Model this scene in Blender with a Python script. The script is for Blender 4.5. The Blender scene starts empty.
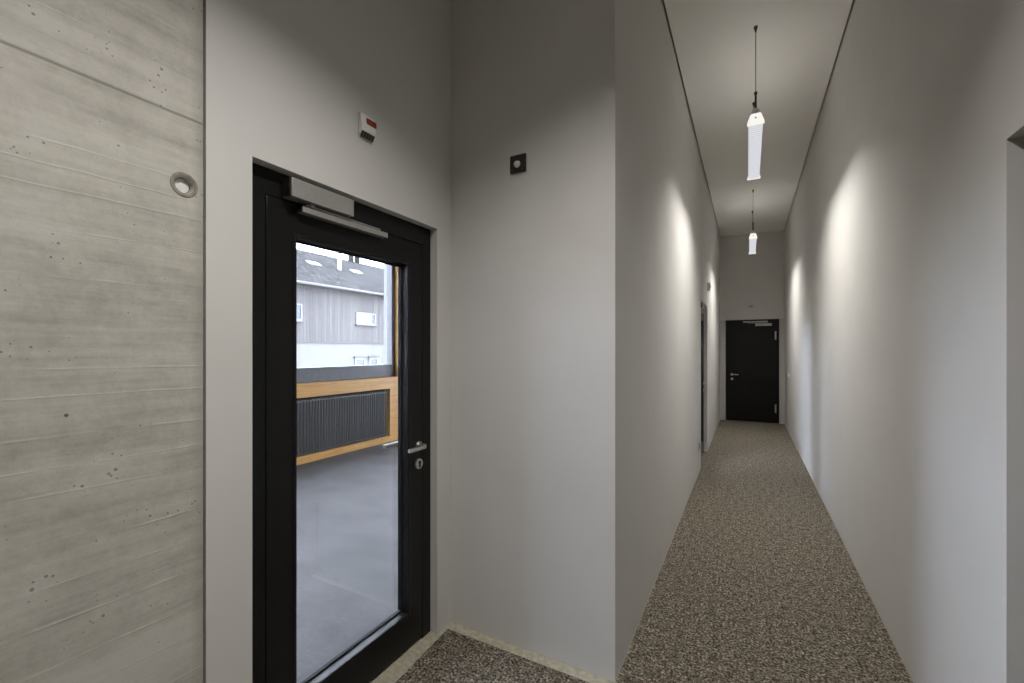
import bpy, bmesh, math, random
from mathutils import Vector, Matrix
random.seed(7)
C = bpy.context.scene.collection
SC = bpy.context.scene

# ------------------------------------------------------------------ camera
cam = bpy.data.cameras.new('camera')
cam.sensor_fit = 'HORIZONTAL'; cam.sensor_width = 36.0
cam.lens = 432.673 / 1024 * 36.0
cam.shift_y = (350.298 - 341.5) / 1024
cam.clip_start = 0.02; cam.clip_end = 300
cam_o = bpy.data.objects.new('camera', cam); C.objects.link(cam_o)
cam_o.location = (0, 0, 1.5)
cam_o.rotation_euler = (math.radians(90), 0, math.radians(28.5934))
SC.camera = cam_o

# ------------------------------------------------------------------ view, world
SC.view_settings.view_transform = 'Standard'
SC.view_settings.look = 'None'
SC.view_settings.gamma = 1.0
SC.view_settings.use_curve_mapping = False
SC.view_settings.exposure = 0.0
LAMP_W = 24.3          # watts of each pendant's downward light
OFFICE_FILL_W = 30.0  # watts of each unseen lamp added to brighten the office
UP_W = 0.7              # light each pendant throws up through its top lens
LAMP_COL = (1.0, 0.972, 0.925)
LAMP_SPREAD = 128
LENS_E = 0.80          # glow of the lens itself
SKY_STRENGTH = 18.0
try:
    SC.cycles.max_bounces = 16; SC.cycles.diffuse_bounces = 10
    SC.cycles.transparent_max_bounces = 24
    SC.cycles.sample_clamp_indirect = 6.0
    SC.cycles.caustics_reflective = False; SC.cycles.caustics_refractive = False
except Exception: pass

w = bpy.data.worlds.new('overcast_sky'); SC.world = w; w.use_nodes = True
nt = w.node_tree; nt.nodes.clear()
tc = nt.nodes.new('ShaderNodeTexCoord'); nz = nt.nodes.new('ShaderNodeTexNoise')
nz.inputs['Scale'].default_value = 3.0; nz.inputs['Detail'].default_value = 5
rp = nt.nodes.new('ShaderNodeValToRGB')
rp.color_ramp.elements[0].position = .3; rp.color_ramp.elements[0].color = (.70, .78, 1.0, 1)
rp.color_ramp.elements[1].position = .7; rp.color_ramp.elements[1].color = (.82, .87, 1.0, 1)
bg = nt.nodes.new('ShaderNodeBackground'); bg.inputs['Strength'].default_value = SKY_STRENGTH
wo = nt.nodes.new('ShaderNodeOutputWorld')
nt.links.new(tc.outputs['Generated'], nz.inputs['Vector']); nt.links.new(nz.outputs['Fac'], rp.inputs['Fac'])
nt.links.new(rp.outputs['Color'], bg.inputs['Color']); nt.links.new(bg.outputs['Background'], wo.inputs['Surface'])

# ------------------------------------------------------------------ materials
def new_mat(name):
    m = bpy.data.materials.new(name); m.use_nodes = True
    n = m.node_tree; n.nodes.clear()
    out = n.nodes.new('ShaderNodeOutputMaterial')
    return m, n, out
def N(n, typ, **kw):
    x = n.nodes.new(typ)
    for k, v in kw.items():
        if hasattr(x, k) and k not in x.inputs: setattr(x, k, v)
        else: x.inputs[k].default_value = v
    return x
def L(n, a, b): n.links.new(a, b)
def ramp(n, fac, stops):
    r = n.nodes.new('ShaderNodeValToRGB'); e = r.color_ramp.elements
    while len(e) > 1: e.remove(e[-1])
    for i, (p, c) in enumerate(stops):
        s = e[0] if i == 0 else e.new(p)
        s.position = p; s.color = (*c, 1)
    L(n, fac, r.inputs['Fac']); return r
def math_n(n, op, a, b=None, c=None):
    x = n.nodes.new('ShaderNodeMath'); x.operation = op
    for i, v in enumerate((a, b, c)):
        if v is None: continue
        if isinstance(v, (int, float)): x.inputs[i].default_value = v
        else: L(n, v, x.inputs[i])
    return x.outputs[0]
def scaled_coords(n, scale):
    t = n.nodes.new('ShaderNodeTexCoord'); mp = n.nodes.new('ShaderNodeMapping')
    mp.inputs['Scale'].default_value = scale
    L(n, t.outputs['Object'], mp.inputs['Vector']); return mp.outputs['Vector']
def simple(name, c1, c2=None, scale=20, rough=.5, metal=0, bump=0.0, bscale=None, stretch=(1, 1, 1), rough2=None, detail=4):
    m, n, out = new_mat(name)
    p = n.nodes.new('ShaderNodeBsdfPrincipled')
    v = scaled_coords(n, stretch)
    nz = N(n, 'ShaderNodeTexNoise', Scale=scale, Detail=detail); L(n, v, nz.inputs['Vector'])
    r = ramp(n, nz.outputs['Fac'], [(.35, c1), (.65, c2 or c1)])
    L(n, r.outputs['Color'], p.inputs['Base Color'])
    if max(c1) < .012: p.inputs['Specular IOR Level'].default_value = .28      # matt dark lacquers
    p.inputs['Roughness'].default_value = rough; p.inputs['Metallic'].default_value = metal
    if bump:
        nb = N(n, 'ShaderNodeTexNoise', Scale=bscale or scale, Detail=3); L(n, v, nb.inputs['Vector'])
        b = N(n, 'ShaderNodeBump', Strength=bump, Distance=.002); L(n, nb.outputs['Fac'], b.inputs['Height'])
        L(n, b.outputs['Normal'], p.inputs['Normal'])
    L(n, p.outputs['BSDF'], out.inputs['Surface'])
    return m
M = {}
M['wall'] = simple('grey_wall_paint', (.625, .612, .590), (.645, .632, .610), 3, .85, bump=.06, bscale=160)
M['ceiling'] = simple('off_white_ceiling_paint', (.86, .84, .80), (.88, .86, .82), 2, .9)
M['void'] = simple('dark_joint', (.02, .018, .016), None, 5, .9)
M['screed'] = simple('beige_screed', (.36, .33, .25), (.50, .46, .36), 45, .75, bump=.3, bscale=150)
M['black_frame'] = simple('black_powder_coat', (.0060, .0060, .0064), (.0080, .0080, .0086), 60, .38, bump=.05, bscale=400)
M['black_door'] = simple('black_door_lacquer', (.002, .002, .0022), (.003, .003, .0032), 30, .5)
M['gasket'] = simple('black_gasket', (.004, .004, .004), None, 5, .7)
M['alu'] = simple('satin_aluminium', (.40, .39, .37), (.46, .45, .43), 60, .42, 0.55, stretch=(1, 14, 1))
M['steel'] = simple('brushed_steel', (.62, .60, .56), (.70, .68, .64), 80, .28, 1.0)
M['dark_metal'] = simple('dark_grey_metal', (.055, .052, .046), (.075, .07, .064), 40, .5, .5)
M['cable'] = simple('grey_steel_cable', (.26, .25, .23), (.32, .31, .29), 200, .5, .2)
M['white_plastic'] = simple('white_plastic', (.80, .79, .75), (.84, .83, .79), 20, .45)
M['grey_plastic'] = simple('light_grey_plastic', (.50, .49, .46), (.54, .53, .50), 20, .5)
M['dark_plastic'] = simple('dark_plastic', (.022, .020, .016), (.03, .027, .022), 30, .45)
M['red_lens'] = simple('red_lens', (.22, .035, .018), (.28, .05, .025), 60, .25)
M['frame_grey'] = simple('grey_steel_casing', (.47, .455, .425), (.49, .475, .445), 10, .6)
M['office_wall'] = simple('white_office_plaster', (.74, .73, .71), (.77, .76, .74), 4, .9)
M['office_floor'] = simple('grey_polished_concrete', (.022, .0205, .020), (.048, .045, .0445), 2.2, .68, bump=.25, bscale=90, stretch=(1, 1.6, 1), detail=9)
M['radiator'] = simple('anthracite_radiator_paint', (.060, .062, .068), (.075, .077, .083), 30, .45)
M['window_frame'] = simple('anthracite_window_frame', (.055, .055, .06), (.08, .08, .086), 25, .5)
M['reveal'] = simple('pale_window_reveal', (.15, .147, .15), (.17, .167, .17), 8, .6)
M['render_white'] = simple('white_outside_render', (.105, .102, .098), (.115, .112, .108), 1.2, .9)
M['soil'] = simple('grey_gravel_ground', (.09, .09, .085), (.15, .15, .14), 6, .95)
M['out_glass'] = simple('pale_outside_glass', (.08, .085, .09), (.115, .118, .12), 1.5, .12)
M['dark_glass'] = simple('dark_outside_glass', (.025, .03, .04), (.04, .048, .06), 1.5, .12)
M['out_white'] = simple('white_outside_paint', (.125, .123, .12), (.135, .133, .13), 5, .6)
M['zinc'] = simple('white_lacquered_pipe', (.19, .19, .19), (.21, .21, .21), 6, .5)

def mat_timber():
    m, n, out = new_mat('pale_pine_timber')
    p = n.nodes.new('ShaderNodeBsdfPrincipled'); v = scaled_coords(n, (30, 2.2, 30))
    nz = N(n, 'ShaderNodeTexNoise', Scale=1.0, Detail=6, Distortion=.8); L(n, v, nz.inputs['Vector'])
    r = ramp(n, nz.outputs['Fac'], [(.3, (.33, .165, .038)), (.5, (.43, .226, .055)), (.72, (.49, .28, .080))])
    v2 = scaled_coords(n, (3, 3, 3)); vo = N(n, 'ShaderNodeTexVoronoi', Scale=1.3); L(n, v2, vo.inputs['Vector'])
    k = ramp(n, vo.outputs['Distance'], [(.03, (.22, .11, .04)), (.06, (1, 1, 1))])
    mx = n.nodes.new('ShaderNodeMixRGB'); mx.blend_type = 'MULTIPLY'; mx.inputs['Fac'].default_value = .7
    L(n, r.outputs['Color'], mx.inputs['Color1']); L(n, k.outputs['Color'], mx.inputs['Color2'])
    L(n, mx.outputs['Color'], p.inputs['Base Color']); p.inputs['Roughness'].default_value = .5
    L(n, p.outputs['BSDF'], out.inputs['Surface']); return m
M['timber'] = mat_timber()

def mat_glass():
    m, n, out = new_mat('clear_pane')
    t = N(n, 'ShaderNodeBsdfTransparent', Color=(.97, .98, .985, 1)); g = N(n, 'ShaderNodeBsdfGlossy', Roughness=.02)
    f = N(n, 'ShaderNodeFresnel'); ge = n.nodes.new('ShaderNodeNewGeometry')      # same reflectance on both faces of the pane
    L(n, math_n(n, 'SUBTRACT', 1.45, math_n(n, 'MULTIPLY', ge.outputs['Backfacing'], 1.45 - 1 / 1.45)), f.inputs['IOR']); mx = n.nodes.new('ShaderNodeMixShader')
    L(n, f.outputs['Fac'], mx.inputs['Fac']); L(n, t.outputs[0], mx.inputs[1]); L(n, g.outputs[0], mx.inputs[2])
    L(n, mx.outputs[0], out.inputs['Surface']); return m
M['glass'] = mat_glass()

def mat_emit(name, col, strength, ribs=False):
    m, n, out = new_mat(name)
    e = N(n, 'ShaderNodeEmission', Strength=strength)
    if ribs:                                     # moulded prism ribs of the lens
        v = scaled_coords(n, (1, 1, 1)); wv = N(n, 'ShaderNodeTexWave', Scale=9.0, Distortion=.4)
        wv.bands_direction = 'Y'; L(n, v, wv.inputs['Vector'])
        r = ramp(n, wv.outputs['Fac'], [(.2, tuple(c * .80 for c in col)), (.7, col)])
        L(n, r.outputs['Color'], e.inputs['Color'])
    else: e.inputs['Color'].default_value = (*col, 1)
    L(n, e.outputs[0], out.inputs['Surface']); return m
M['lens'] = mat_emit('prismatic_lamp_lens', (.94, .95, 1.0), LENS_E, True)
M['end_glow'] = mat_emit('glowing_lamp_end', (1.0, .97, .90), .95)

def mat_carpet():
    m, n, out = new_mat('speckled_loop_carpet')
    p = n.nodes.new('ShaderNodeBsdfPrincipled'); v = scaled_coords(n, (1, 1, 1))
    a = N(n, 'ShaderNodeTexNoise', Scale=82, Detail=3, Roughness=.7); L(n, v, a.inputs['Vector'])
    b = N(n, 'ShaderNodeTexVoronoi', Scale=140); L(n, v, b.inputs['Vector'])
    ra = ramp(n, a.outputs['Fac'], [(.33, (.022, .018, .014)), (.45, (.105, .089, .070)), (.55, (.255, .227, .182)), (.67, (.50, .45, .365))])
    rb = ramp(n, b.outputs['Distance'], [(.1, (1.25, 1.25, 1.25)), (.8, (.5, .5, .5))])
    mx = n.nodes.new('ShaderNodeMixRGB'); mx.blend_type = 'MULTIPLY'; mx.inputs['Fac'].default_value = .8
    L(n, ra.outputs['Color'], mx.inputs['Color1']); L(n, rb.outputs['Color'], mx.inputs['Color2'])
    c = N(n, 'ShaderNodeTexNoise', Scale=24, Detail=3, Roughness=.7); L(n, v, c.inputs['Vector'])
    rc = ramp(n, c.outputs['Fac'], [(.36, (.62, .60, .58)), (.5, (1, 1, 1)), (.64, (1.30, 1.28, 1.24))])
    m3 = n.nodes.new('ShaderNodeMixRGB'); m3.blend_type = 'MULTIPLY'; m3.inputs['Fac'].default_value = 1
    L(n, mx.outputs['Color'], m3.inputs['Color1']); L(n, rc.outputs['Color'], m3.inputs['Color2'])
    L(n, m3.outputs['Color'], p.inputs['Base Color']); p.inputs['Roughness'].default_value = .95
    p.inputs['Specular IOR Level'].default_value = .1
    bp = N(n, 'ShaderNodeBump', Strength=.7, Distance=.004); L(n, a.outputs['Fac'], bp.inputs['Height'])
    L(n, bp.outputs['Normal'], p.inputs['Normal'])
    L(n, p.outputs['BSDF'], out.inputs['Surface']); return m
M['carpet'] = mat_carpet()

def mat_concrete():
    m, n, out = new_mat('board_marked_concrete')
    p = n.nodes.new('ShaderNodeBsdfPrincipled')
    t = n.nodes.new('ShaderNodeTexCoord'); sx = n.nodes.new('ShaderNodeSeparateXYZ'); L(n, t.outputs['Object'], sx.inputs[0])
    y, z = sx.outputs['Y'], sx.outputs['Z']
    # slight waviness of the board edges
    wv = N(n, 'ShaderNodeTexNoise', Scale=2.2, Detail=3); L(n, t.outputs['Object'], wv.inputs['Vector'])
    zz = math_n(n, 'ADD', z, math_n(n, 'MULTIPLY', math_n(n, 'SUBTRACT', wv.outputs['Fac'], .5), .022))
    # streaks along the boards
    mp = n.nodes.new('ShaderNodeMapping'); mp.inputs['Scale'].default_value = (1, 2.6, 40); L(n, t.outputs['Object'], mp.inputs['Vector'])
    st = N(n, 'ShaderNodeTexNoise', Scale=1.0, Detail=6, Roughness=.62); L(n, mp.outputs[0], st.inputs['Vector'])
    mp2 = n.nodes.new('ShaderNodeMapping'); mp2.inputs['Scale'].default_value = (1, .35, 6.5); L(n, t.outputs['Object'], mp2.inputs['Vector'])
    bands = N(n, 'ShaderNodeTexNoise', Scale=1.0, Detail=2); L(n, mp2.outputs[0], bands.inputs['Vector'])
    cl = N(n, 'ShaderNodeTexNoise', Scale=4.5, Detail=9, Roughness=.68); L(n, t.outputs['Object'], cl.inputs['Vector'])
    gr0 = N(n, 'ShaderNodeTexNoise', Scale=55, Detail=6, Roughness=.8); L(n, t.outputs['Object'], gr0.inputs['Vector'])
    mixf = math_n(n, 'ADD', math_n(n, 'MULTIPLY', st.outputs['Fac'], .22), math_n(n, 'ADD', math_n(n, 'MULTIPLY', bands.outputs['Fac'], .28), math_n(n, 'ADD', math_n(n, 'MULTIPLY', cl.outputs['Fac'], .36), math_n(n, 'MULTIPLY', gr0.outputs['Fac'], .14))))
    base = ramp(n, mixf, [(.41, (.36, .342, .302)), (.48, (.455, .436, .392)), (.56, (.545, .525, .480))])
    # raised fins between boards
    line = None
    for zi, wd in [(2.42, .006), (1.996, .006), (1.94, .004), (1.886, .005), (1.677, .007), (1.79, .004), (1.456, .006), (1.39, .005), (1.295, .008), (1.22, .006), (1.157, .006), (1.027, .008), (.94, .004), (.849, .007), (.745, .008), (.66, .006), (.55, .007), (.43, .006), (2.62, .005), (2.31, .004)]:
        wd *= .62
        d = math_n(n, 'ABSOLUTE', math_n(n, 'SUBTRACT', zz, zi))
        k = math_n(n, 'MAXIMUM', math_n(n, 'SUBTRACT', 1.0, math_n(n, 'DIVIDE', d, wd)), 0.0)
        line = k if line is None else math_n(n, 'MAXIMUM', line, k)
    brk = N(n, 'ShaderNodeTexNoise', Scale=5.5, Detail=4); L(n, t.outputs['Object'], brk.inputs['Vector'])
    bk = ramp(n, brk.outputs['Fac'], [(.42, (.0, .0, .0)), (.62, (1, 1, 1))])
    line = math_n(n, 'MULTIPLY', line, bk.outputs['Color'])
    # the deep panel joint
    dj = math_n(n, 'ABSOLUTE', math_n(n, 'SUBTRACT', z, 2.1815))
    joint = math_n(n, 'MAXIMUM', math_n(n, 'SUBTRACT', 1.0, math_n(n, 'DIVIDE', dj, .007)), 0.0)
    # air holes
    vo = N(n, 'ShaderNodeTexVoronoi', Scale=13, Randomness=1.0); L(n, t.outputs['Object'], vo.inputs['Vector'])
    ms = N(n, 'ShaderNodeTexNoise', Scale=16, Detail=1); L(n, t.outputs['Object'], ms.inputs['Vector'])
    rad = math_n(n, 'MULTIPLY', math_n(n, 'MAXIMUM', math_n(n, 'SUBTRACT', ms.outputs['Fac'], .47), 0.0), .40)
    rad = math_n(n, 'MINIMUM', rad, .055)
    pore = math_n(n, 'LESS_THAN', vo.outputs['Distance'], rad)
    vo2 = N(n, 'ShaderNodeTexVoronoi', Scale=60, Randomness=1.0); L(n, t.outputs['Object'], vo2.inputs['Vector'])
    ms2 = N(n, 'ShaderNodeTexNoise', Scale=9, Detail=4); L(n, t.outputs['Object'], ms2.inputs['Vector'])
    rad2 = math_n(n, 'MULTIPLY', math_n(n, 'MAXIMUM', math_n(n, 'SUBTRACT', ms2.outputs['Fac'], .49), 0.0), 1.3)
    pore2 = math_n(n, 'LESS_THAN', vo2.outputs['Distance'], rad2)
    # darker margin beside the joint with the plastered wall
    dm = math_n(n, 'MULTIPLY', math_n(n, 'MAXIMUM', math_n(n, 'SUBTRACT', 1.0, math_n(n, 'DIVIDE', math_n(n, 'SUBTRACT', .7025, y), .035)), 0.0), cl.outputs['Fac'])
    def mixc(fac, base_sock, col, typ='MIX'):
        mx = n.nodes.new('ShaderNodeMixRGB'); mx.blend_type = typ; L(n, fac, mx.inputs['Fac'])
        L(n, base_sock, mx.inputs['Color1']); mx.inputs['Color2'].default_value = (*col, 1); return mx.outputs['Color']
    c = mixc(math_n(n, 'MULTIPLY', line, .30), base.outputs['Color'], (.66, .64, .58))
    c = mixc(math_n(n, 'MULTIPLY', joint, .75), c, (.20, .185, .155))
    c = mixc(math_n(n, 'MULTIPLY', pore, .85), c, (.06, .055, .045))
    c = mixc(math_n(n, 'MULTIPLY', pore2, .7), c, (.14, .125, .10))
    c = mixc(math_n(n, 'MULTIPLY', dm, .9), c, (.24, .225, .185))
    L(n, c, p.inputs['Base Color']); p.inputs['Roughness'].default_value = .8
    h = math_n(n, 'ADD', math_n(n, 'MULTIPLY', line, .5), math_n(n, 'ADD', math_n(n, 'MULTIPLY', st.outputs['Fac'], .35), math_n(n, 'MULTIPLY', gr0.outputs['Fac'], .25)))
    h = math_n(n, 'SUBTRACT', h, math_n(n, 'ADD', joint, math_n(n, 'MULTIPLY', pore, .9)))
    bp = N(n, 'ShaderNodeBump', Strength=.35, Distance=.005); L(n, h, bp.inputs['Height']); L(n, bp.outputs['Normal'], p.inputs['Normal'])
    L(n, p.outputs['BSDF'], out.inputs['Surface']); return m
M['concrete'] = mat_concrete()
M['tie_ring'] = simple('dark_cement_ring', (.20, .185, .145), (.30, .28, .235), 60, .85, bump=.3)
M['tie_plug'] = simple('white_cement_plug', (.70, .69, .68), (.78, .77, .76), 60, .85)

def mat_cladding():
    m, n, out = new_mat('weathered_board_cladding')
    p = n.nodes.new('ShaderNodeBsdfPrincipled')
    t = n.nodes.new('ShaderNodeTexCoord'); sx = n.nodes.new('ShaderNodeSeparateXYZ'); L(n, t.outputs['Object'], sx.inputs[0])
    yy = math_n(n, 'DIVIDE', sx.outputs['Y'], .14)
    idx = math_n(n, 'FLOOR', yy); fr = math_n(n, 'FRACT', yy)
    wn = N(n, 'ShaderNodeTexWhiteNoise'); wn.noise_dimensions = '1D'; L(n, idx, wn.inputs['W'])
    r = ramp(n, wn.outputs['Value'], [(0, (.053, .047, .044)), (.5, (.066, .059, .055)), (1, (.080, .072, .067))])
    mp = n.nodes.new('ShaderNodeMapping'); mp.inputs['Scale'].default_value = (1, 9, .7); L(n, t.outputs['Object'], mp.inputs['Vector'])
    nz = N(n, 'ShaderNodeTexNoise', Scale=1.0, Detail=4); L(n, mp.outputs[0], nz.inputs['Vector'])
    g = ramp(n, nz.outputs['Fac'], [(.3, (.8, .8, .8)), (.7, (1.12, 1.12, 1.12))])
    mx = n.nodes.new('ShaderNodeMixRGB'); mx.blend_type = 'MULTIPLY'; mx.inputs['Fac'].default_value = 1
    L(n, r.outputs['Color'], mx.inputs['Color1']); L(n, g.outputs['Color'], mx.inputs['Color2'])
    gap = math_n(n, 'LESS_THAN', fr, .12)
    m2 = n.nodes.new('ShaderNodeMixRGB'); L(n, gap, m2.inputs['Fac']); L(n, mx.outputs['Color'], m2.inputs['Color1']); m2.inputs['Color2'].default_value = (.016, .0145, .0135, 1)
    L(n, m2.outputs['Color'], p.inputs['Base Color']); p.inputs['Roughness'].default_value = .85
    L(n, p.outputs['BSDF'], out.inputs['Surface']); return m
M['cladding'] = mat_cladding()
def mat_tiles():
    m, n, out = new_mat('grey_roof_tiles')
    p = n.nodes.new('ShaderNodeBsdfPrincipled'); t = n.nodes.new('ShaderNodeTexCoord')
    sx = n.nodes.new('ShaderNodeSeparateXYZ'); L(n, t.outputs['Object'], sx.inputs[0])
    cb = n.nodes.new('ShaderNodeCombineXYZ'); L(n, sx.outputs['Y'], cb.inputs['X']); L(n, sx.outputs['X'], cb.inputs['Y'])
    br = N(n, 'ShaderNodeTexBrick', Color1=(.023, .022, .021, 1), Color2=(.044, .0425, .041, 1), Mortar=(.014, .013, .012, 1), Scale=1.0)
    br.inputs['Brick Width'].default_value = .3; br.inputs['Row Height'].default_value = .3; br.inputs['Mortar Size'].default_value = .025
    L(n, cb.outputs[0], br.inputs['Vector']); L(n, br.outputs['Color'], p.inputs['Base Color']); p.inputs['Roughness'].default_value = .95; p.inputs['Specular IOR Level'].default_value = .05
    L(n, p.outputs['BSDF'], out.inputs['Surface']); return m
M['tiles'] = mat_tiles()

# ------------------------------------------------------------------ mesh helpers
def link(name, bm, mat, parent=None, smooth=False, bevel=0, seg=2):
    me = bpy.data.meshes.new(name)
    bmesh.ops.recalc_face_normals(bm, faces=bm.faces[:])
    bm.to_mesh(me); bm.free()
    me.materials.append(mat)
    o = bpy.data.objects.new(name, me); C.objects.link(o)
    if parent: o.parent = parent
    if smooth:
        for p in me.polygons: p.use_smooth = True
    if bevel:
        b = o.modifiers.new('bevel', 'BEVEL'); b.width = bevel; b.segments = seg; b.limit_method = 'ANGLE'; b.angle_limit = math.radians(40)
        for p in me.polygons: p.use_smooth = True
        try: me.set_sharp_from_angle(angle=math.radians(35))
        except Exception: pass
    elif smooth:
        try: me.set_sharp_from_angle(angle=math.radians(40))
        except Exception: pass
    return o
def B(): return bmesh.new()
def box(bm, x0, x1, y0, y1, z0, z1):
    v = [bm.verts.new(p) for p in [(x0, y0, z0), (x1, y0, z0), (x1, y1, z0), (x0, y1, z0), (x0, y0, z1), (x1, y0, z1), (x1, y1, z1), (x0, y1, z1)]]
    for f in [(0, 3, 2, 1), (4, 5, 6, 7), (0, 1, 5, 4), (1, 2, 6, 5), (2, 3, 7, 6), (3, 0, 4, 7)]: bm.faces.new([v[i] for i in f])
    return bm
def tube(bm, a, b, r, r2=None, seg=20):
    a, b = Vector(a), Vector(b); d = (b - a).normalized(); r2 = r if r2 is None else r2
    up = Vector((0, 0, 1)) if abs(d.z) < .9 else Vector((1, 0, 0))
    u = d.cross(up).normalized(); v = d.cross(u)
    ra, rb = [], []
    for i in range(seg):
        t = 2 * math.pi * i / seg; q = u * math.cos(t) + v * math.sin(t)
        ra.append(bm.verts.new(a + q * r)); rb.append(bm.verts.new(b + q * r2))
    for i in range(seg):
        j = (i + 1) % seg; bm.faces.new([ra[i], ra[j], rb[j], rb[i]])
    bm.faces.new(ra[::-1]); bm.faces.new(rb); return bm
def lathe(bm, origin, axis, prof, seg=28):
    """prof = [(distance along axis, radius), ...]"""
    o, d = Vector(origin), Vector(axis).normalized()
    up = Vector((0, 0, 1)) if abs(d.z) < .9 else Vector((1, 0, 0))
    u = d.cross(up).normalized(); v = d.cross(u); rings = []
    for h, r in prof:
        if r < 1e-6: rings.append([bm.verts.new(o + d * h)]); continue
        rings.append([bm.verts.new(o + d * h + (u * math.cos(2 * math.pi * i / seg) + v * math.sin(2 * math.pi * i / seg)) * r) for i in range(seg)])
    for A, Bq in zip(rings, rings[1:]):
        for i in range(seg):
            j = (i + 1) % seg
            f = [A[i % len(A)], A[j % len(A)], Bq[j % len(Bq)], Bq[i % len(Bq)]]
            f = list(dict.fromkeys(f))
            if len(f) > 2: bm.faces.new(f)
    if len(rings[0]) > 1: bm.faces.new(rings[0][::-1])
    if len(rings[-1]) > 1: bm.faces.new(rings[-1])
    return bm
def prism_y(bm, pts, y0, y1):
    """closed outline pts [(x, z)] swept from y0 to y1"""
    a = [bm.verts.new((x, y0, z)) for x, z in pts]; b = [bm.verts.new((x, y1, z)) for x, z in pts]
    for i in range(len(pts)):
        j = (i + 1) % len(pts); bm.faces.new([a[i], a[j], b[j], b[i]])
    bm.faces.new(a[::-1]); bm.faces.new(b); return bm
def slab(axis, p0, p1, u0, u1, v0, v1, holes=()):
    """wall slab between p0 and p1 on 'x' or 'y', spanning u (other horizontal axis) and z, with rectangular holes"""
    bm = B()
    us = sorted({u0, u1, *[h[0] for h in holes], *[h[1] for h in holes]}); vs = sorted({v0, v1, *[h[2] for h in holes], *[h[3] for h in holes]})
    us = [u for u in us if u0 <= u <= u1]; vs = [v for v in vs if v0 <= v <= v1]
    cache = {}
    def V(p, u, v):
        k = (p, u, v)
        if k not in cache: cache[k] = bm.verts.new((p, u, v) if axis == 'x' else (u, p, v))
        return cache[k]
    nu, nv = len(us) - 1, len(vs) - 1
    def full(i, j):
        if not (0 <= i < nu and 0 <= j < nv): return False
        cu, cv = (us[i] + us[i + 1]) / 2, (vs[j] + vs[j + 1]) / 2
        return not any(h[0] < cu < h[1] and h[2] < cv < h[3] for h in holes)
    for i in range(nu):
        for j in range(nv):
            if not full(i, j): continue
            a, b, c, d = us[i], us[i + 1], vs[j], vs[j + 1]
            for p in (p0, p1): bm.faces.new([V(p, a, c), V(p, b, c), V(p, b, d), V(p, a, d)])
            if not full(i - 1, j): bm.faces.new([V(p0, a, c), V(p1, a, c), V(p1, a, d), V(p0, a, d)])
            if not full(i + 1, j): bm.faces.new([V(p0, b, c), V(p1, b, c), V(p1, b, d), V(p0, b, d)])
            if not full(i, j - 1): bm.faces.new([V(p0, a, c), V(p1, a, c), V(p1, b, c), V(p0, b, c)])
            if not full(i, j + 1): bm.faces.new([V(p0, a, d), V(p1, a, d), V(p1, b, d), V(p0, b, d)])
    return bm
def struct(name, bm, mat, parent=None, **k):
    o = link(name, bm, mat, parent, **k)
    if parent is None: o['kind'] = 'structure'
    return o
def tag(o, label, cat, group=None, kind=None):
    o['label'] = label; o['category'] = cat
    if group: o['group'] = group
    if kind: o['kind'] = kind
    return o
def empty(name, loc=(0, 0, 0), rz=0):
    o = bpy.data.objects.new(name, None); C.objects.link(o); o.location = loc; o.rotation_euler = (0, 0, rz)
    o.empty_display_size = .1; return o
def copy_tree(o, parent=None):
    c = o.copy(); C.objects.link(c)
    if parent: c.parent = parent
    for ch in list(o.children): copy_tree(ch, c)
    return c

# ------------------------------------------------------------------ the room shell
Xd, Xl, Xr, Yr, Yb, Hc = -1.4483, -.5285, .6579, 1.9482, 10.378, 3.941
TOP = 4.02; NEAR = -3.2
D1 = (.851, 1.828); D2 = (6.035, 7.012); DH = 2.146
WX = -5.173                              # inner face of the timber window wall
RN, RF = -1.6, 9.4                      # near and far ends of the office beyond the glass door

# concrete wall with one conical tie hole
HY, HZ, HS = .653, 1.984, .05
bm = slab('x', Xd, Xd - .24, NEAR, .7025, -.02, TOP, [(HY - HS, HY + HS, HZ - HS, HZ + HS)])
bm.faces.ensure_lookup_table()
K = 48
def sq(t):
    cx, cz = math.cos(t), math.sin(t); s = HS / max(abs(cx), abs(cz)); return (HY + cx * s, HZ + cz * s)
rings = []
for k in range(3):
    rg = []
    for i in range(K):
        t = 2 * math.pi * i / K + math.pi / 4
        if k == 0: yy, zz, xx = *sq(t), Xd
        elif k == 1: yy, zz, xx = HY + .024 * math.cos(t), HZ + .024 * math.sin(t), Xd
        else: yy, zz, xx = HY + .020 * math.cos(t), HZ + .020 * math.sin(t), Xd - .05
        rg.append(bm.verts.new((xx, yy, zz)))
    rings.append(rg)
for A, Bq in zip(rings, rings[1:]):
    for i in range(K):
        j = (i + 1) % K; bm.faces.new([A[i], A[j], Bq[j], Bq[i]])
bm.faces.new(rings[-1])
wc = struct('wall_left', bm, M['concrete'])
tag(wc, 'bare board-marked concrete wall at far left with a round tie hole', 'wall')
bm = B(); lathe(bm, (Xd - .0005, HY, HZ), (1, 0, 0), [(0, .0365), (.002, .0355), (.003, .032), (.0028, .027), (.0004, .0243)], 40)
bm.faces.ensure_lookup_table()
bmesh.ops.delete(bm, geom=[f for f in bm.faces if len(f.verts) > 4], context='FACES')
link('tie_hole_ring', bm, M['tie_ring'], wc, smooth=True)['label'] = 'darker cement ring around the tie hole'
bm = B(); lathe(bm, (Xd - .049, HY, HZ), (1, 0, 0), [(0, .0198), (.030, .0212), (.034, .019), (.036, 0)], 40)
link('tie_hole_plug', bm, M['tie_plug'], wc, smooth=True)['label'] = 'pale cement plug in the tie hole'
struct('trim_1', box(B(), Xd - .20, Xd - .022, .7026, .7104, -.02, TOP), M['void'])

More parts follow.
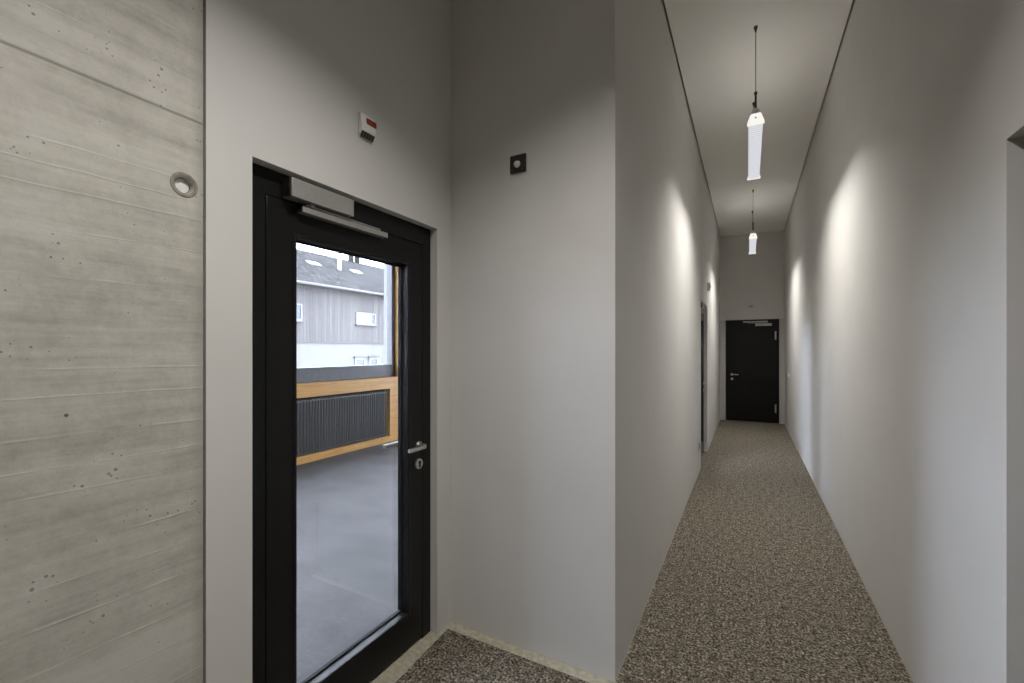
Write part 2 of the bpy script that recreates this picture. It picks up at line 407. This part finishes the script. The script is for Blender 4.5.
# plastered walls
struct('wall_door', slab('x', Xd, Xd - .22, .7105, Yr + .2, -.02, TOP, [(D1[0], D1[1], -.02, DH)]), M['wall'])
struct('wall_return', slab('y', Yr, Yr + .2, Xd, Xl - .2, -.02, TOP), M['wall'])
struct('wall_corridor_left', slab('x', Xl, Xl - .2, Yr, Yb + .2, -.02, TOP, [(D2[0], D2[1], -.02, DH)]), M['wall'])
RO = (.80, 1.786); ROH = 2.111
struct('wall_right', slab('x', Xr, Xr + .3, NEAR, Yb + .2, -.02, TOP, [(RO[0], RO[1], -.02, ROH)]), M['wall'])
BD = (-.420, .565, 2.146)
struct('wall_back', slab('y', Yb, Yb + .2, Xl, Xr, -.02, TOP, [(BD[0], BD[1], -.02, BD[2])]), M['wall'])
struct('wall_near', slab('y', NEAR - .2, NEAR, Xd - .24, Xr + .3, -.02, TOP), M['wall'])

# ceiling: panel with a shadow gap all round, dark slab above
g = .013
bm = B(); box(bm, Xl + g, Xr - g, Yr - .3, Yb - g, Hc, Hc + .02); box(bm, Xd + g, Xl + g, NEAR + g, Yr - g, Hc, Hc + .02); box(bm, Xl + g, Xr - g, NEAR + g, Yr - .3, Hc, Hc + .02)
struct('ceiling', bm, M['ceiling'])
struct('trim_2', box(B(), Xd - .3, Xr + .4, NEAR - .3, Yb + .3, TOP, TOP + .15), M['void'])

# floor: screed with carpet laid on it
struct('floor', box(B(), Xd - .235, Xr + .3, NEAR - .2, Yb + .3, -.12, -.006), M['screed'])
bm = B(); cs = -.13; e = .002
def poly_up(bm, pts, z0, z1):
    a = [bm.verts.new((x, y, z0)) for x, y in pts]; b = [bm.verts.new((x, y, z1)) for x, y in pts]
    for i in range(len(pts)):
        j = (i + 1) % len(pts); bm.faces.new([a[i], a[j], b[j], b[i]])
    bm.faces.new(a[::-1]); bm.faces.new(b)
poly_up(bm, [(Xd + .062, NEAR + .01), (cs - .0012, NEAR + .01), (cs - .0012, Yb - .005), (Xl + .004, Yb - .005), (Xl + .004, Yr - .066), (Xd + .029, Yr - .067), (Xd + .062, Yr - .70)], -.0058, 0)
poly_up(bm, [(cs + .0012, NEAR + .01), (Xr - .004, NEAR + .01), (Xr - .004, Yb - .005), (cs + .0012, Yb - .005)], -.0058, 0)
box(bm, Xl - .047, Xl + .0035, D2[0] + .001, D2[1] - .001, -.0058, -.0002); box(bm, cs - .02, cs + .02, NEAR + .011, Yb - .0055, -.0057, -.0015)
carpet = struct('carpet', bm, M['carpet'])
tag(carpet, 'dark speckled grey-brown loop carpet covering the foyer and the long corridor floor', 'carpet')

# ------------------------------------------------------------------ glazed doors (foyer and corridor)
def make_glazed_door():
    """origin: near bottom corner of the wall opening, on the wall face; leaf lies behind it (-x)"""
    W = D1[1] - D1[0]; P = -.045
    root = empty('door_1', (Xd, D1[0], 0)); root['kind'] = 'structure'
    bm = slab('x', P, P - .075, .0005, W - .0005, -.005, DH - .0005, [(.072, W - .066, -.005, 2.0535)])
    link('door_frame', bm, M['black_frame'], root, bevel=.0015)
    bm = slab('x', P - .012, P - .06, .068, W - .062, .0, 2.0575, [(.080, W - .074, .008, 2.046)])
    link('door_gasket', bm, M['gasket'], root)
    y0, y1, z0, z1 = .076, W - .070, .010, 2.0495
    gy0, gy1, gz0, gz1 = .192, .801, .182, 1.926
    leaf = link('door_leaf', slab('x', P, P - .068, y0, y1, z0, z1, [(gy0, gy1, gz0, gz1)]), M['black_frame'], root, bevel=.0015)
    bm = slab('x', P + .0035, P - .010, gy0 - .014, gy1 + .014, gz0 - .014, gz1 + .014, [(gy0 - .001, gy1 + .001, gz0 - .001, gz1 + .001)])
    link('glazing_bead', bm, M['black_frame'], leaf, bevel=.002)
    bm = slab('x', P - .040, P - .058, gy0 + .001, gy1 - .001, gz0 + .001, gz1 - .001, [(gy0 + .006, gy1 - .006, gz0 + .006, gz1 - .006)])
    link('glass_seal', bm, M['gasket'], leaf)
    link('glass_pane', box(B(), P - .053, P - .047, gy0 + .003, gy1 - .003, gz0 + .003, gz1 - .003), M['glass'], leaf)
    # lever handles on both faces
    hy, hz = .879, 1.011
    for s, px in ((1, P), (-1, P - .068)):
        bm = B(); lathe(bm, (px, hy, hz), (s, 0, 0), [(0, .0205), (.007, .0205), (.009, .019), (.009, .012), (.045, .0105), (.045, 0)], 32)
        nm = link('door_handle', bm, M['steel'], leaf, smooth=True)
        bm = B(); lathe(bm, (px + s * .055, hy - (.002 if s < 0 else .014), hz + .0), (0, -1, 0), [(0, 0), (.0, .0095), (.002, .0108), (.113, .0108), (.116, .009), (.116, 0)], 24)
        link('lever', bm, M['steel'], nm, smooth=True)
        bm = B(); lathe(bm, (px, hy, hz - .096), (s, 0, 0), [(0, .0265), (.007, .0265), (.009, .0245), (.009, .0)], 32)
        k = link('key_rose', bm, M['steel'], leaf, smooth=True)
        bm = B(); lathe(bm, (px + s * .0088, hy, hz - .089), (s, 0, 0), [(0, .0088), (.003, .0088), (.003, 0)], 20)
        box(bm, min(px + s * .0088, px + s * .0118), max(px + s * .0088, px + s * .0118), hy - .005, hy + .005, hz - .114, hz - .090)
        link('lock_cylinder', bm, M['dark_plastic'], k)
    # overhead closer
    cl = link('door_closer', box(B(), P + .001, P + .055, .136, .415, 2.0555, 2.1245), M['alu'], root, bevel=.002)
    bm = B(); box(bm, P + .003, P + .051, .1315, .1358, 2.059, 2.121)
    for k in range(6): box(bm, P + .005, P + .049, .129, .1316, 2.063 + k * .0095, 2.067 + k * .0095)
    link('closer_end_cap', bm, M['dark_plastic'], cl)
    bm = B(); tube(bm, (P + .028, .235, 2.043), (P + .028, .235, 2.0553), .011); link('closer_spindle', bm, M['steel'], cl, smooth=True)
    bm = B(); box(bm, P + .020, P + .034, .208, .585, 2.0425, 2.0495); link('closer_arm', bm, M['alu'], cl, bevel=.002)
    rl = link('closer_rail', box(B(), P + .0015, P + .036, .193, .628, 2.0165, 2.0405), M['alu'], root, bevel=.002)
    link('rail_end_cap', box(B(), P + .002, P + .035, .1895, .1928, 2.0175, 2.0395), M['dark_plastic'], rl)
    # hinges on the near side
    for hz_ in (.25, 1.85):
        bm = B(); tube(bm, (P - .075, .081, hz_), (P - .075, .081, hz_ + .09), .007); link('hinge', bm, M['dark_metal'], root, smooth=True)
    return root
d1 = make_glazed_door()
tag(d1, 'black glazed door with silver overhead closer beside the concrete wall', 'door')
d2 = copy_tree(d1); d2.name = 'door_2'; d2.location = (Xl, D2[0], 0)
tag(d2, 'glazed black-framed door far down the left wall of the corridor', 'door')

# back door
def make_back_door():
    root = empty('door_3', (0, Yb, 0)); root['kind'] = 'structure'
    x0, x1, z1 = BD
    bm = slab('y', -.012, .0, x0 - .098, x1 + .082, .001, z1 + .0, [(x0 + .0, x1 - .0, -.01, z1 - .002)])
    bm2 = slab('y', -.004, .12, x0 + .0005, x1 - .0005, .001, z1 - .0005, [(x0 + .010, x1 - .010, -.01, z1 - .010)])
    link('casing', bm, M['frame_grey'], root, bevel=.002)
    link('door_frame', bm2, M['black_door'], root)
    leaf = link('door_leaf', box(B(), x0 + .012, x1 - .012, .0, .05, .006, z1 - .012), M['black_door'], root, bevel=.002)
    hx, hz = -.300, .985
    bm = B(); lathe(bm, (hx, 0, hz), (0, -1, 0), [(0, .0265), (.008, .0265), (.008, .011), (.045, .0105), (.045, 0)], 24)
    h = link('door_handle', bm, M['steel'], leaf, smooth=True)
    bm = B(); tube(bm, (hx - .012, -.05, hz), (hx + .125, -.05, hz), .0105); link('lever', bm, M['steel'], h, smooth=True)
    bm = B(); lathe(bm, (hx + .003, 0, hz - .095), (0, -1, 0), [(0, .0265), (.008, .0265), (.009, .0245), (.009, 0)], 24)
    k = link('key_rose', bm, M['steel'], leaf, smooth=True)
    bm = B(); tube(bm, (hx + .003, -.008, hz - .09), (hx + .003, -.0115, hz - .09), .008, seg=16); link('lock_cylinder', bm, M['dark_plastic'], k)
    bm = box(B(), -.09, .365, -.035, -.0125, 2.085, 2.110); r = link('closer_rail', bm, M['alu'], root, bevel=.002)
    bm = B(); box(bm, .135, .432, -.055, -.0005, 2.005, 2.058); c = link('door_closer', bm, M['alu'], root, bevel=.003)
    bm = B(); box(bm, .0, .36, -.034, -.022, 2.066, 2.076); link('closer_arm', bm, M['alu'], c, bevel=.002)
    for z0 in (1.715, .215):
        bm = B(); tube(bm, (.500, -.010, z0), (.500, -.010, z0 + .175), .010); box(bm, .486, .514, -.006, -.0003, z0 + .01, z0 + .175)
        link('hinge', bm, M['steel'], root, smooth=True)
    return tag(root, 'solid black door closing the far end of the corridor', 'door')
make_back_door()
struct('light_block_behind_door', slab('y', Yb + .2005, Yb + .25, BD[0] - .1, BD[1] + .09, -.02, 2.3), M['void'])  # unseen backing added to stop sky light leaking under the door
# door in the recess at the right edge
rd = empty('door_4', (Xr + .16, RO[0], 0)); rd['kind'] = 'structure'
tag(rd, 'recessed black door in the right wall beside the camera', 'door')
RW = RO[1] - RO[0]
link('door_frame', slab('x', 0, .06, .0005, RW - .0005, -.005, ROH - .0005, [(.05, RW - .05, -.005, ROH - .05)]), M['black_frame'], rd, bevel=.0015)
lf = link('door_leaf', box(B(), .004, .05, .053, RW - .053, .008, ROH - .053), M['black_frame'], rd, bevel=.002)
bm = B(); lathe(bm, (.004, .13, 1.0), (-1, 0, 0), [(0, .0265), (.008, .0265), (.008, .011), (.045, .0105), (.045, 0)], 24)
h = link('door_handle', bm, M['steel'], lf, smooth=True)
bm = B(); tube(bm, (-.05, .118, 1.0), (-.05, .25, 1.0), .0105); link('lever', bm, M['steel'], h, smooth=True)

# ------------------------------------------------------------------ pendant luminaires
LLEN = 1.20
def make_pendant():
    """origin: ceiling point above the near end; the luminaire runs along +y"""
    root = empty('pendant_lamp', (0, 0, 0))
    D = Hc - 3.195                                    # underside of the lens below the ceiling
    prof_h = [(-.050, .026), (.050, .026), (.047, .045), (.032, .078), (-.032, .078), (-.047, .045)]
    bm = prism_y(B(), [(x, z - D) for x, z in prof_h], .022, LLEN - .022)
    hs = link('lamp_housing', bm, M['grey_plastic'], root, bevel=.003)
    pl = [(-.048, .0255), (-.048, .012), (-.041, .003), (-.028, .0), (.028, .0), (.041, .003), (.048, .012), (.048, .0255)]
    link('lamp_lens', prism_y(B(), [(x, z - D) for x, z in pl], .023, LLEN - .023), M['lens'], root)
    link('top_lens', box(B(), -.022, .022, .075, LLEN - .075, .0785 - D, .0815 - D), M['lens'], root)
    pe = [(-.058, -.002), (.058, -.002), (.056, .018), (.034, .080), (-.034, .080), (-.056, .018)]
    for a, b, m in ((.0, .0215, 'end_glow'), (LLEN - .0215, LLEN, 'end_glow')):
        ec = link('end_cap', prism_y(B(), [(x, z - D) for x, z in pe], a, b), M[m], root, bevel=.003)
        yc = -.0015 if a == 0 else LLEN + .0015
        bm = B(); tube(bm, (0, yc - .0015, .045 - D), (0, yc + .0012, .045 - D), .0055, seg=12); link('end_screw', bm, M['dark_metal'], ec)
    for yy in (.030, LLEN - .030):
        bm = B(); lathe(bm, (0, yy, .0785 - D), (0, 0, 1), [(0, .030), (.022, .030), (.026, .026), (.040, .024), (.044, .016), (.050, .010)], 20)
        gl = link('cable_gland', bm, M['white_plastic'], root, smooth=True)
        bm = B(); tube(bm, (0, yy, .128 - D), (0, yy, .235 - D), .0075, seg=12); lathe(bm, (0, yy, .235 - D), (0, 0, 1), [(0, .012), (.016, .012), (.02, .004)], 14)
        link('cable_gripper', bm, M['dark_metal'], gl, smooth=True)
        bm = B(); tube(bm, (0, yy, .25 - D), (0, yy, -.03), .0034, seg=10); link('suspension_cable', bm, M['cable'], root, smooth=True)
        bm = B(); lathe(bm, (0, yy, -.042), (0, 0, 1), [(0, .006), (.014, .0065), (.017, .009), (.030, .013), (.0418, .0135)], 18); link('ceiling_cup', bm, M['dark_metal'], root, smooth=True)
    return root
GP = 'pendant lamps along the corridor'
PROTO = None; pend = []
for i, (x, y, lab) in enumerate([
        (.052, 3.715, 'nearer of the two long white tube lamps hanging over the corridor'),
        (.070, 7.51, 'farther tube lamp hanging over the corridor near the back wall'),
        (-.33, -.03, 'tube lamp hanging over the foyer right above the viewer'),
        (-3.4, 2.2, 'unseen tube lamp added to brighten the office behind the glazed door'),  # this and the next lamp are added out of view as office fill
        (-3.4, 5.9, 'unseen tube lamp added to brighten the office abreast of the corridor side door')]):
    o = PROTO or make_pendant()
    if PROTO: o = copy_tree(PROTO)
    else: PROTO = o
    o.location = (x, y, Hc if x > -1 else 3.5)
    tag(o, lab, 'lamp', GP); pend.append(o)
for o in pend:
    ld = bpy.data.lights.new('lamp_light', 'AREA'); ld.shape = 'RECTANGLE'; ld.size = .07; ld.size_y = LLEN - .08
    ld.energy = OFFICE_FILL_W if o.location.x < -1 else LAMP_W * (1.2 if o.location.x < -.1 else 1.0); ld.color = LAMP_COL; ld.spread = math.radians(LAMP_SPREAD)
    lo = bpy.data.objects.new('lamp_light', ld); C.objects.link(lo); lo.parent = o
    lo.location = (0, LLEN / 2, -(Hc - 3.195) - .006)
    ud = bpy.data.lights.new('lamp_uplight', 'AREA'); ud.shape = 'RECTANGLE'; ud.size = .04; ud.size_y = LLEN - .16
    ud.energy = UP_W; ud.color = LAMP_COL; ud.spread = math.radians(150)
    uo = bpy.data.objects.new('lamp_uplight', ud); C.objects.link(uo); uo.parent = o
    uo.location = (0, LLEN / 2, -(Hc - 3.195) + .086); uo.rotation_euler = (math.pi, 0, 0)

# ------------------------------------------------------------------ small wall fittings
def rounded(bm, axis, c, w, h, d, r=.008, seg=5):
    """rounded-rectangle block standing d out of the wall; axis '+x' or '-y' or '-x' is its outward direction"""
    pts = []
    for sx, sz, a0 in ((1, 1, 0), (-1, 1, 90), (-1, -1, 180), (1, -1, 270)):
        for k in range(seg + 1):
            t = math.radians(a0 + 90 * k / seg); pts.append((sx * (w / 2 - r) + r * math.cos(t), sz * (h / 2 - r) + r * math.sin(t)))
    def P(u, v, q):
        return {'+x': (c[0] + q, c[1] + u, c[2] + v), '-y': (c[0] + u, c[1] - q, c[2] + v), '-x': (c[0] - q, c[1] + u, c[2] + v)}[axis]
    a = [bm.verts.new(P(u, v, 0)) for u, v in pts]; b = [bm.verts.new(P(u, v, d * .8)) for u, v in pts]
    c2 = [bm.verts.new(P(u * .92, v * .92, d)) for u, v in pts]
    for A, Bq in ((a, b), (b, c2)):
        for i in range(len(pts)):
            j = (i + 1) % len(pts); bm.faces.new([A[i], A[j], Bq[j], Bq[i]])
    bm.faces.new(a[::-1]); bm.faces.new(c2); return bm
# alarm sounder above the glass door: white shell with sloping underside and a red lens
ya, yb_, zt, zb = 1.296, 1.374, 2.508, 2.414
al = empty('alarm_sounder', (Xd, (ya + yb_) / 2, (zt + zb) / 2))
hw = (yb_ - ya) / 2; hh = (zt - zb) / 2
bm = B()
prof = [(.0005, hh), (.012, hh), (.020, hh - .008), (.026, -hh + .030), (.021, -hh + .020), (.0005, -hh - .006)]
a = [bm.verts.new((x, -hw, z)) for x, z in prof]; b = [bm.verts.new((x, hw, z)) for x, z in prof]
for i in range(len(prof)):
    j = (i + 1) % len(prof); bm.faces.new([a[i], a[j], b[j], b[i]])
bm.faces.new(a[::-1]); bm.faces.new(b)
link('shell', bm, M['white_plastic'], al, bevel=.004, seg=3)
bm = B(); box(bm, .0195, .0275, -.014, hw + .0005, .004, .028); link('red_lens', bm, M['red_lens'], al, bevel=.002)
bm = B()
n_ = 5
for k in range(n_):
    yq = -hw + .010 + k * (2 * hw - .02) / (n_ - 1)
    v = [bm.verts.new(p) for p in [(.006, yq - .005, -hh - .004), (.006, yq + .005, -hh - .004), (.0195, yq + .005, -hh + .0175), (.0195, yq - .005, -hh + .0175)]]
    v2 = [bm.verts.new(q.co + Vector((.003, 0, -.003))) for q in v]
    bm.faces.new(v[::-1]); bm.faces.new(v2)
    for i in range(4): bm.faces.new([v[i], v[(i + 1) % 4], v2[(i + 1) % 4], v2[i]])
link('sound_grille', bm, M['dark_plastic'], al)
tag(al, 'small white alarm with a red stripe on the wall above the glazed door', 'alarm')

# motion sensor on the return wall
ms = empty('motion_sensor', (-1.023, Yr, 2.446))
bm = slab('y', -.012, -.0005, -.0445, .0445, -.0445, .0445, [(-.030, .030, -.030, .030)])
link('cover_frame', bm, M['dark_plastic'], ms, bevel=.002)
link('cover_plate', box(B(), -.0298, .0298, -.010, -.0005, -.0298, .0298), M['dark_plastic'], ms)
bm = B(); lathe(bm, (-.004, -.0098, -.002), (0, -1, 0), [(0, .0185), (.004, .018), (.010, .014), (.014, .007), (.015, 0)], 24)
bmesh.ops.bisect_plane(bm, geom=bm.verts[:] + bm.edges[:] + bm.faces[:], plane_co=(0, 0, .010), plane_no=(0, 0, 1), clear_outer=True)
bmesh.ops.holes_fill(bm, edges=[e_ for e_ in bm.edges if e_.is_boundary])
link('sensor_lens', bm, M['white_plastic'], ms, smooth=True)['label'] = 'white domed sensor lens'
tag(ms, 'square black motion sensor with a white lens on the short wall facing the camera', 'sensor')

# sensor above the back door
bs = empty('ceiling_detector', (.055, Yb, 2.42)); bs.name = 'wall_detector'
bm = B(); rounded(bm, '-y', (0, -.0005, 0), .115, .060, .035, .022); link('detector_body', bm, M['grey_plastic'], bs, bevel=.002)
bm = B(); rounded(bm, '-y', (.006, -.0356, .004), .050, .014, .004, .005); link('detector_window', bm, M['dark_plastic'], bs)
tag(bs, 'tiny pale detector on the back wall above the far black door', 'detector')

# alarm beside the corridor door
a2 = empty('corridor_alarm', (Xl, 7.06, 2.447))
bm = B(); rounded(bm, '+x', (.0005, 0, 0), .09, .115, .038, .012); link('shell', bm, M['white_plastic'], a2, bevel=.002)
bm = B(); rounded(bm, '+x', (.0388, .016, .004), .036, .040, .004, .008); link('dark_grille', bm, M['dark_plastic'], a2)
tag(a2, 'small white alarm with a dark face above and beyond the corridor side door', 'alarm')

# light switch and socket
sw = empty('light_switch', (Xr, 9.33, 1.051))
bm = B(); rounded(bm, '-x', (-.0005, 0, 0), .088, .088, .010, .004); link('switch_frame', bm, M['white_plastic'], sw)
bm = B(); rounded(bm, '-x', (-.0107, 0, 0), .056, .056, .004, .002); link('switch_rocker', bm, M['white_plastic'], sw)
tag(sw, 'pale light switch on the right wall close to the back door', 'switch')
so = empty('wall_socket', (Xl, 5.73, .33))
bm = B(); rounded(bm, '+x', (.0005, 0, 0), .088, .12, .012, .004); link('socket_frame', bm, M['grey_plastic'], so)
bm = B(); rounded(bm, '+x', (.0127, 0, 0), .050, .060, .002, .004); link('socket_insert', bm, M['dark_plastic'], so)
tag(so, 'small grey wall socket low on the left wall just before the corridor door', 'socket')

# ------------------------------------------------------------------ the office seen through the glass door
struct('floor_office', box(B(), WX - .25, Xd - .2355, RN, RF, -.12, -.006), M['office_floor'])
bm = box(B(), Xd - .235, Xl - .2005, Yr + .2005, RF, -.12, -.0059)
struct('floor_annex', bm, M['office_floor'])
struct('ceiling_office', box(B(), WX - .3, Xl - .2, RN - .2, RF + .2, 3.5, 3.62), M['office_wall'])
struct('wall_office_near', slab('y', RN - .2, RN, WX - .2, Xd - .2405, -.1, 3.5), M['office_wall'])
struct('wall_office_far', slab('y', RF, RF + .2, WX - .2, Xl - .2, -.1, 3.5, [(-4.6, -1.0, .15, 3.2)]), M['office_wall'])
struct('trim_3', slab('y', Yr + .2, Yr + .215, Xd - .2205, Xl - .2005, -.005, 3.5), M['office_wall'])
struct('trim_4', slab('x', Xd - .2205, Xd - .235, RN, Yr + .2155, -.005, 3.5, [(D1[0] - .01, D1[1] + .01, -.005, DH + .01)]), M['office_wall'])

struct('wall_office_window', slab('x', WX, WX - .2, RN, -1.2005, -.1, 3.5), M['office_wall'])
# timber window wall
PY0, PY1 = 5.294, 5.62
posts = [(-1.20, -.945, -.005, 3.49, 'pale timber post at the near end of the window wall'),
         (PY0, PY1, -.005, .8705, 'short pale timber post under the right end of the sill beam behind the glazed door'),
         (5.485, PY1, 1.0575, 3.49, 'pale timber post above the sill beam right of the dark window frame'),
         (9.13, 9.395, -.005, 3.49, 'pale timber post at the far end of the window wall')]
for a_, b_, z0, z1, lab in posts:
    tag(link('timber_post', box(B(), WX - .20, WX, a_, b_, z0, z1), M['timber'], None, bevel=.004), lab, 'post', 'timber posts of the window wall')
bays = [(-.944, 5.2935), (5.6205, 9.129)]
for i, (a_, b_) in enumerate(bays):
    o = link('timber_sill_beam', box(B(), WX - .20, WX + .012, a_, PY1 if i == 0 else b_, .871, 1.057), M['timber'], None, bevel=.003)
    tag(o, ['pale timber sill beam under the window seen through the glazed door', 'pale timber sill beam under the second office window'][i], 'beam', 'timber sill beams')
    o = link('timber_floor_rail', box(B(), WX - .10, WX + .002, a_, b_, -.005, .088), M['timber'], None, bevel=.003)
    tag(o, ['pale timber floor rail below the dark radiator', 'pale timber floor rail below the second radiator'][i], 'rail', 'timber floor rails')
    struct('wall_sill_%d' % (i + 1), box(B(), WX - .20, WX - .135, a_, b_, .0885, .8705), M['gasket'])
# window frames
def make_window(name, a_, b_, lab):
    root = empty(name, (WX - .12, (a_ + b_) / 2, 1.0575)); root['kind'] = 'structure'
    hw_ = (b_ - a_) / 2; H_ = 3.49 - 1.0575
    link('window_frame', slab('x', -.07, .045, -hw_, hw_, 0, H_, [(-hw_ + .07, hw_ - .07, .205, H_ - .12)]), M['window_frame'], root, bevel=.003)
    link('window_reveal', slab('x', -.135, -.0705, -hw_ + .04, hw_ - .04, .175, H_ - .09, [(-hw_ + .071, hw_ - .071, .206, H_ - .121)]), M['reveal'], root)
    link('window_pane', box(B(), -.010, .010, -hw_ + .0695, hw_ - .0695, .2045, H_ - .1195), M['glass'], root)
    return tag(root, lab, 'window')
make_window('window_1', bays[0][0], 5.4845, 'wide dark-framed window above the timber beam, seen through the glazed door')
make_window('window_2', *bays[1], 'second dark-framed window farther along the office wall')
w3 = empty('added_window_3', (-2.8, RF + .1, .15)); w3['kind'] = 'structure'; tag(w3, 'tall unseen window added in the far wall of the office for more daylight', 'window')  # unseen window, added to send daylight through the corridor side door
link('window_frame', slab('y', -.04, .04, -1.799, 1.799, .001, 3.049, [(-1.72, -.03, .08, 2.97), (.03, 1.72, .08, 2.97)]), M['window_frame'], w3)
link('window_pane', box(B(), -1.7195, -.0305, -.01, .01, .0805, 2.9695), M['glass'], w3)
link('window_pane', box(B(), .0305, 1.7195, -.01, .01, .0805, 2.9695), M['glass'], w3)

# column radiators
def make_radiator(y0, y1):
    root = empty('radiator', (WX - .055, (y0 + y1) / 2, 0))
    hw_ = (y1 - y0) / 2; nC = int(round((y1 - y0) / .045)); st = (y1 - y0) / nC
    bm = B()
    for k in range(nC):
        yc = -hw_ + st * (k + .5)
        for xo in (-.026, .026):
            tube(bm, (xo, yc, .125), (xo, yc, .805), .0125, seg=10)
        lathe(bm, (0, yc, .125), (0, 0, -1), [(0, .036), (.012, .034), (.028, .02), (.034, .012)], 10)
        lathe(bm, (0, yc, .805), (0, 0, 1), [(0, .036), (.012, .034), (.028, .02), (.034, .012)], 10)
    link('radiator_columns', bm, M['radiator'], root, smooth=True)
    for z in (.112, .820):
        bm = B(); tube(bm, (0, -hw_, z), (0, hw_, z), .016, seg=12); link('header_pipe', bm, M['radiator'], root, smooth=True)
    for yq in (-hw_ + .12, hw_ - .12):
        bm = B(); box(bm, -.075, -.03, yq - .015, yq + .015, .3, .65); link('wall_bracket', bm, M['radiator'], root)
        bm = B(); tube(bm, (0, yq, .104), (0, yq, .0885), .010, seg=10); link('supply_pipe', bm, M['steel'], root, smooth=True)
    return root
tag(make_radiator(1.35, 5.245), 'long anthracite column radiator below the timber beam behind the glazed door', 'radiator', 'column radiators')
tag(make_radiator(5.71, 9.05), 'second anthracite column radiator farther along the window wall', 'radiator', 'column radiators')

# ------------------------------------------------------------------ the house across the yard
struct('ground', box(B(), -60, WX - .3, -20, 60, -2.6, -2.4), M['soil'])
FX = -16.0; Y0, Y1 = 10.35, 19.6
hb = empty('neighbouring_house', (FX, (Y0 + Y1) / 2, -2.4))
hb_off = Vector((FX, (Y0 + Y1) / 2, -2.4))
def hp(name, bm, mat, parent=hb, **k):
    if parent is hb: bmesh.ops.translate(bm, verts=bm.verts[:], vec=-hb_off)
    else: bmesh.ops.translate(bm, verts=bm.verts[:], vec=-hb_off)
    return link(name, bm, mat, parent, **k)
wins = [(14.18, 15.36, 2.715, 3.28), (10.6, 11.40, 2.70, 3.39), (16.05, 17.2, 2.69, 3.38), (17.9, 19.0, 2.7, 3.4)]
lows = [(14.12, 14.74, .15, 1.16), (14.98, 15.56, .15, 1.16)]
hp('lower_wall', slab('x', FX - .02, FX - 8, Y0, Y1, -2.4, 1.86), M['render_white'])
hp('cladding', slab('x', FX, FX - 7.9, Y0 - .03, Y1 + .03, 1.8605, 4.36), M['cladding'])
hp('sill_flashing', box(B(), FX - .03, FX + .05, Y0 - .05, Y1 + .05, 1.83, 1.86), M['dark_metal'])
for (a_, b_, z0, z1) in wins:
    f = hp('window', slab('x', FX + .05, FX + .001, a_, b_, z0, z1, [(a_ + .10, b_ - .06, z0 + .07, z1 - .05)]), M['out_white'])
    hp('pane', box(B(), FX + .002, FX + .012, a_ + .10, b_ - .22, z0 + .07, z1 - .05), M['out_glass'], f)
    hp('shutter_slit', box(B(), FX + .002, FX + .018, b_ - .22, b_ - .06, z0 + .07, z1 - .05), M['dark_glass'], f)
    hp('window_sill', box(B(), FX + .001, FX + .12, a_ - .06, b_ + .06, z0 - .05, z0 - .005), M['dark_metal'], f)
for (a_, b_, z0, z1) in lows:
    f = hp('window', slab('x', FX + .03, FX - .0195, a_, b_, z0, z1, [(a_ + .09, b_ - .09, z0 + .1, z1 - .1)]), M['out_white'])
    hp('pane', box(B(), FX - .018, FX + .006, a_ + .09, b_ - .09, z0 + .1, z1 - .1), M['dark_glass'], f)
    hp('lintel_flashing', box(B(), FX - .0195, FX + .10, a_ - .08, b_ + .08, z1 + .001, z1 + .05), M['dark_metal'], f)
RX, RZ = -20.0, 6.62; EX, EZ = -15.55, 4.24
bm = B(); pr = [(EX, EZ), (RX, RZ), (2 * RX - EX, EZ), (2 * RX - EX, EZ - .16), (RX, RZ - .2), (EX, EZ - .16)]
prism_y(bm, pr, Y0 - .3, Y1 + .5); hp('roof', bm, M['tiles'])
bm = B(); tube(bm, (EX + .06, Y0 - .3, EZ - .06), (EX + .06, Y1 + .5, EZ - .06), .07, seg=12); hp('gutter', bm, M['dark_metal'], smooth=True)
def on_roof(y, t, name, w_, l_, mat, parent=hb):
    d = Vector((RX - EX, 0, RZ - EZ)).normalized(); nrm = Vector((-d.z, 0, d.x)); nrm = nrm if nrm.z > 0 else -nrm
    p0 = Vector((EX, y, EZ)) + d * t; bm = B(); vs = []
    for h_ in (.002, .07):
        for sx, sy in ((0, -1), (0, 1), (1, 1), (1, -1)): vs.append(bm.verts.new(p0 + d * (sx * l_) + Vector((0, sy * w_ / 2, 0)) + nrm * h_))
    for f in [(0, 3, 2, 1), (4, 5, 6, 7), (0, 1, 5, 4), (1, 2, 6, 5), (2, 3, 7, 6), (3, 0, 4, 7)]: bm.faces.new([vs[i] for i in f])
    return hp(name, bm, mat)
on_roof(13.5, 2.7, 'skylight', .62, .34, M['zinc'])
on_roof(16.03, 2.7, 'skylight', .62, .34, M['zinc'])
bm = B(); tube(bm, (-18.0, 14.92, 5.3), (-18.0, 14.92, 7.0), .10, seg=16); tube(bm, (-18.0, 14.92, 7.0), (-18.0, 14.92, 7.12), .16, .12, seg=16); hp('flue_pipe', bm, M['zinc'], smooth=True)
for yq in (17.38, 17.82):
    bm = B(); box(bm, RX - .12, RX + .12, yq - .10, yq + .10, RZ - .1, RZ + .62); hp('ridge_chimney', bm, M['tiles'])
tag(hb, 'house with grey board cladding, white lower wall and tiled roof seen through the window', 'house')
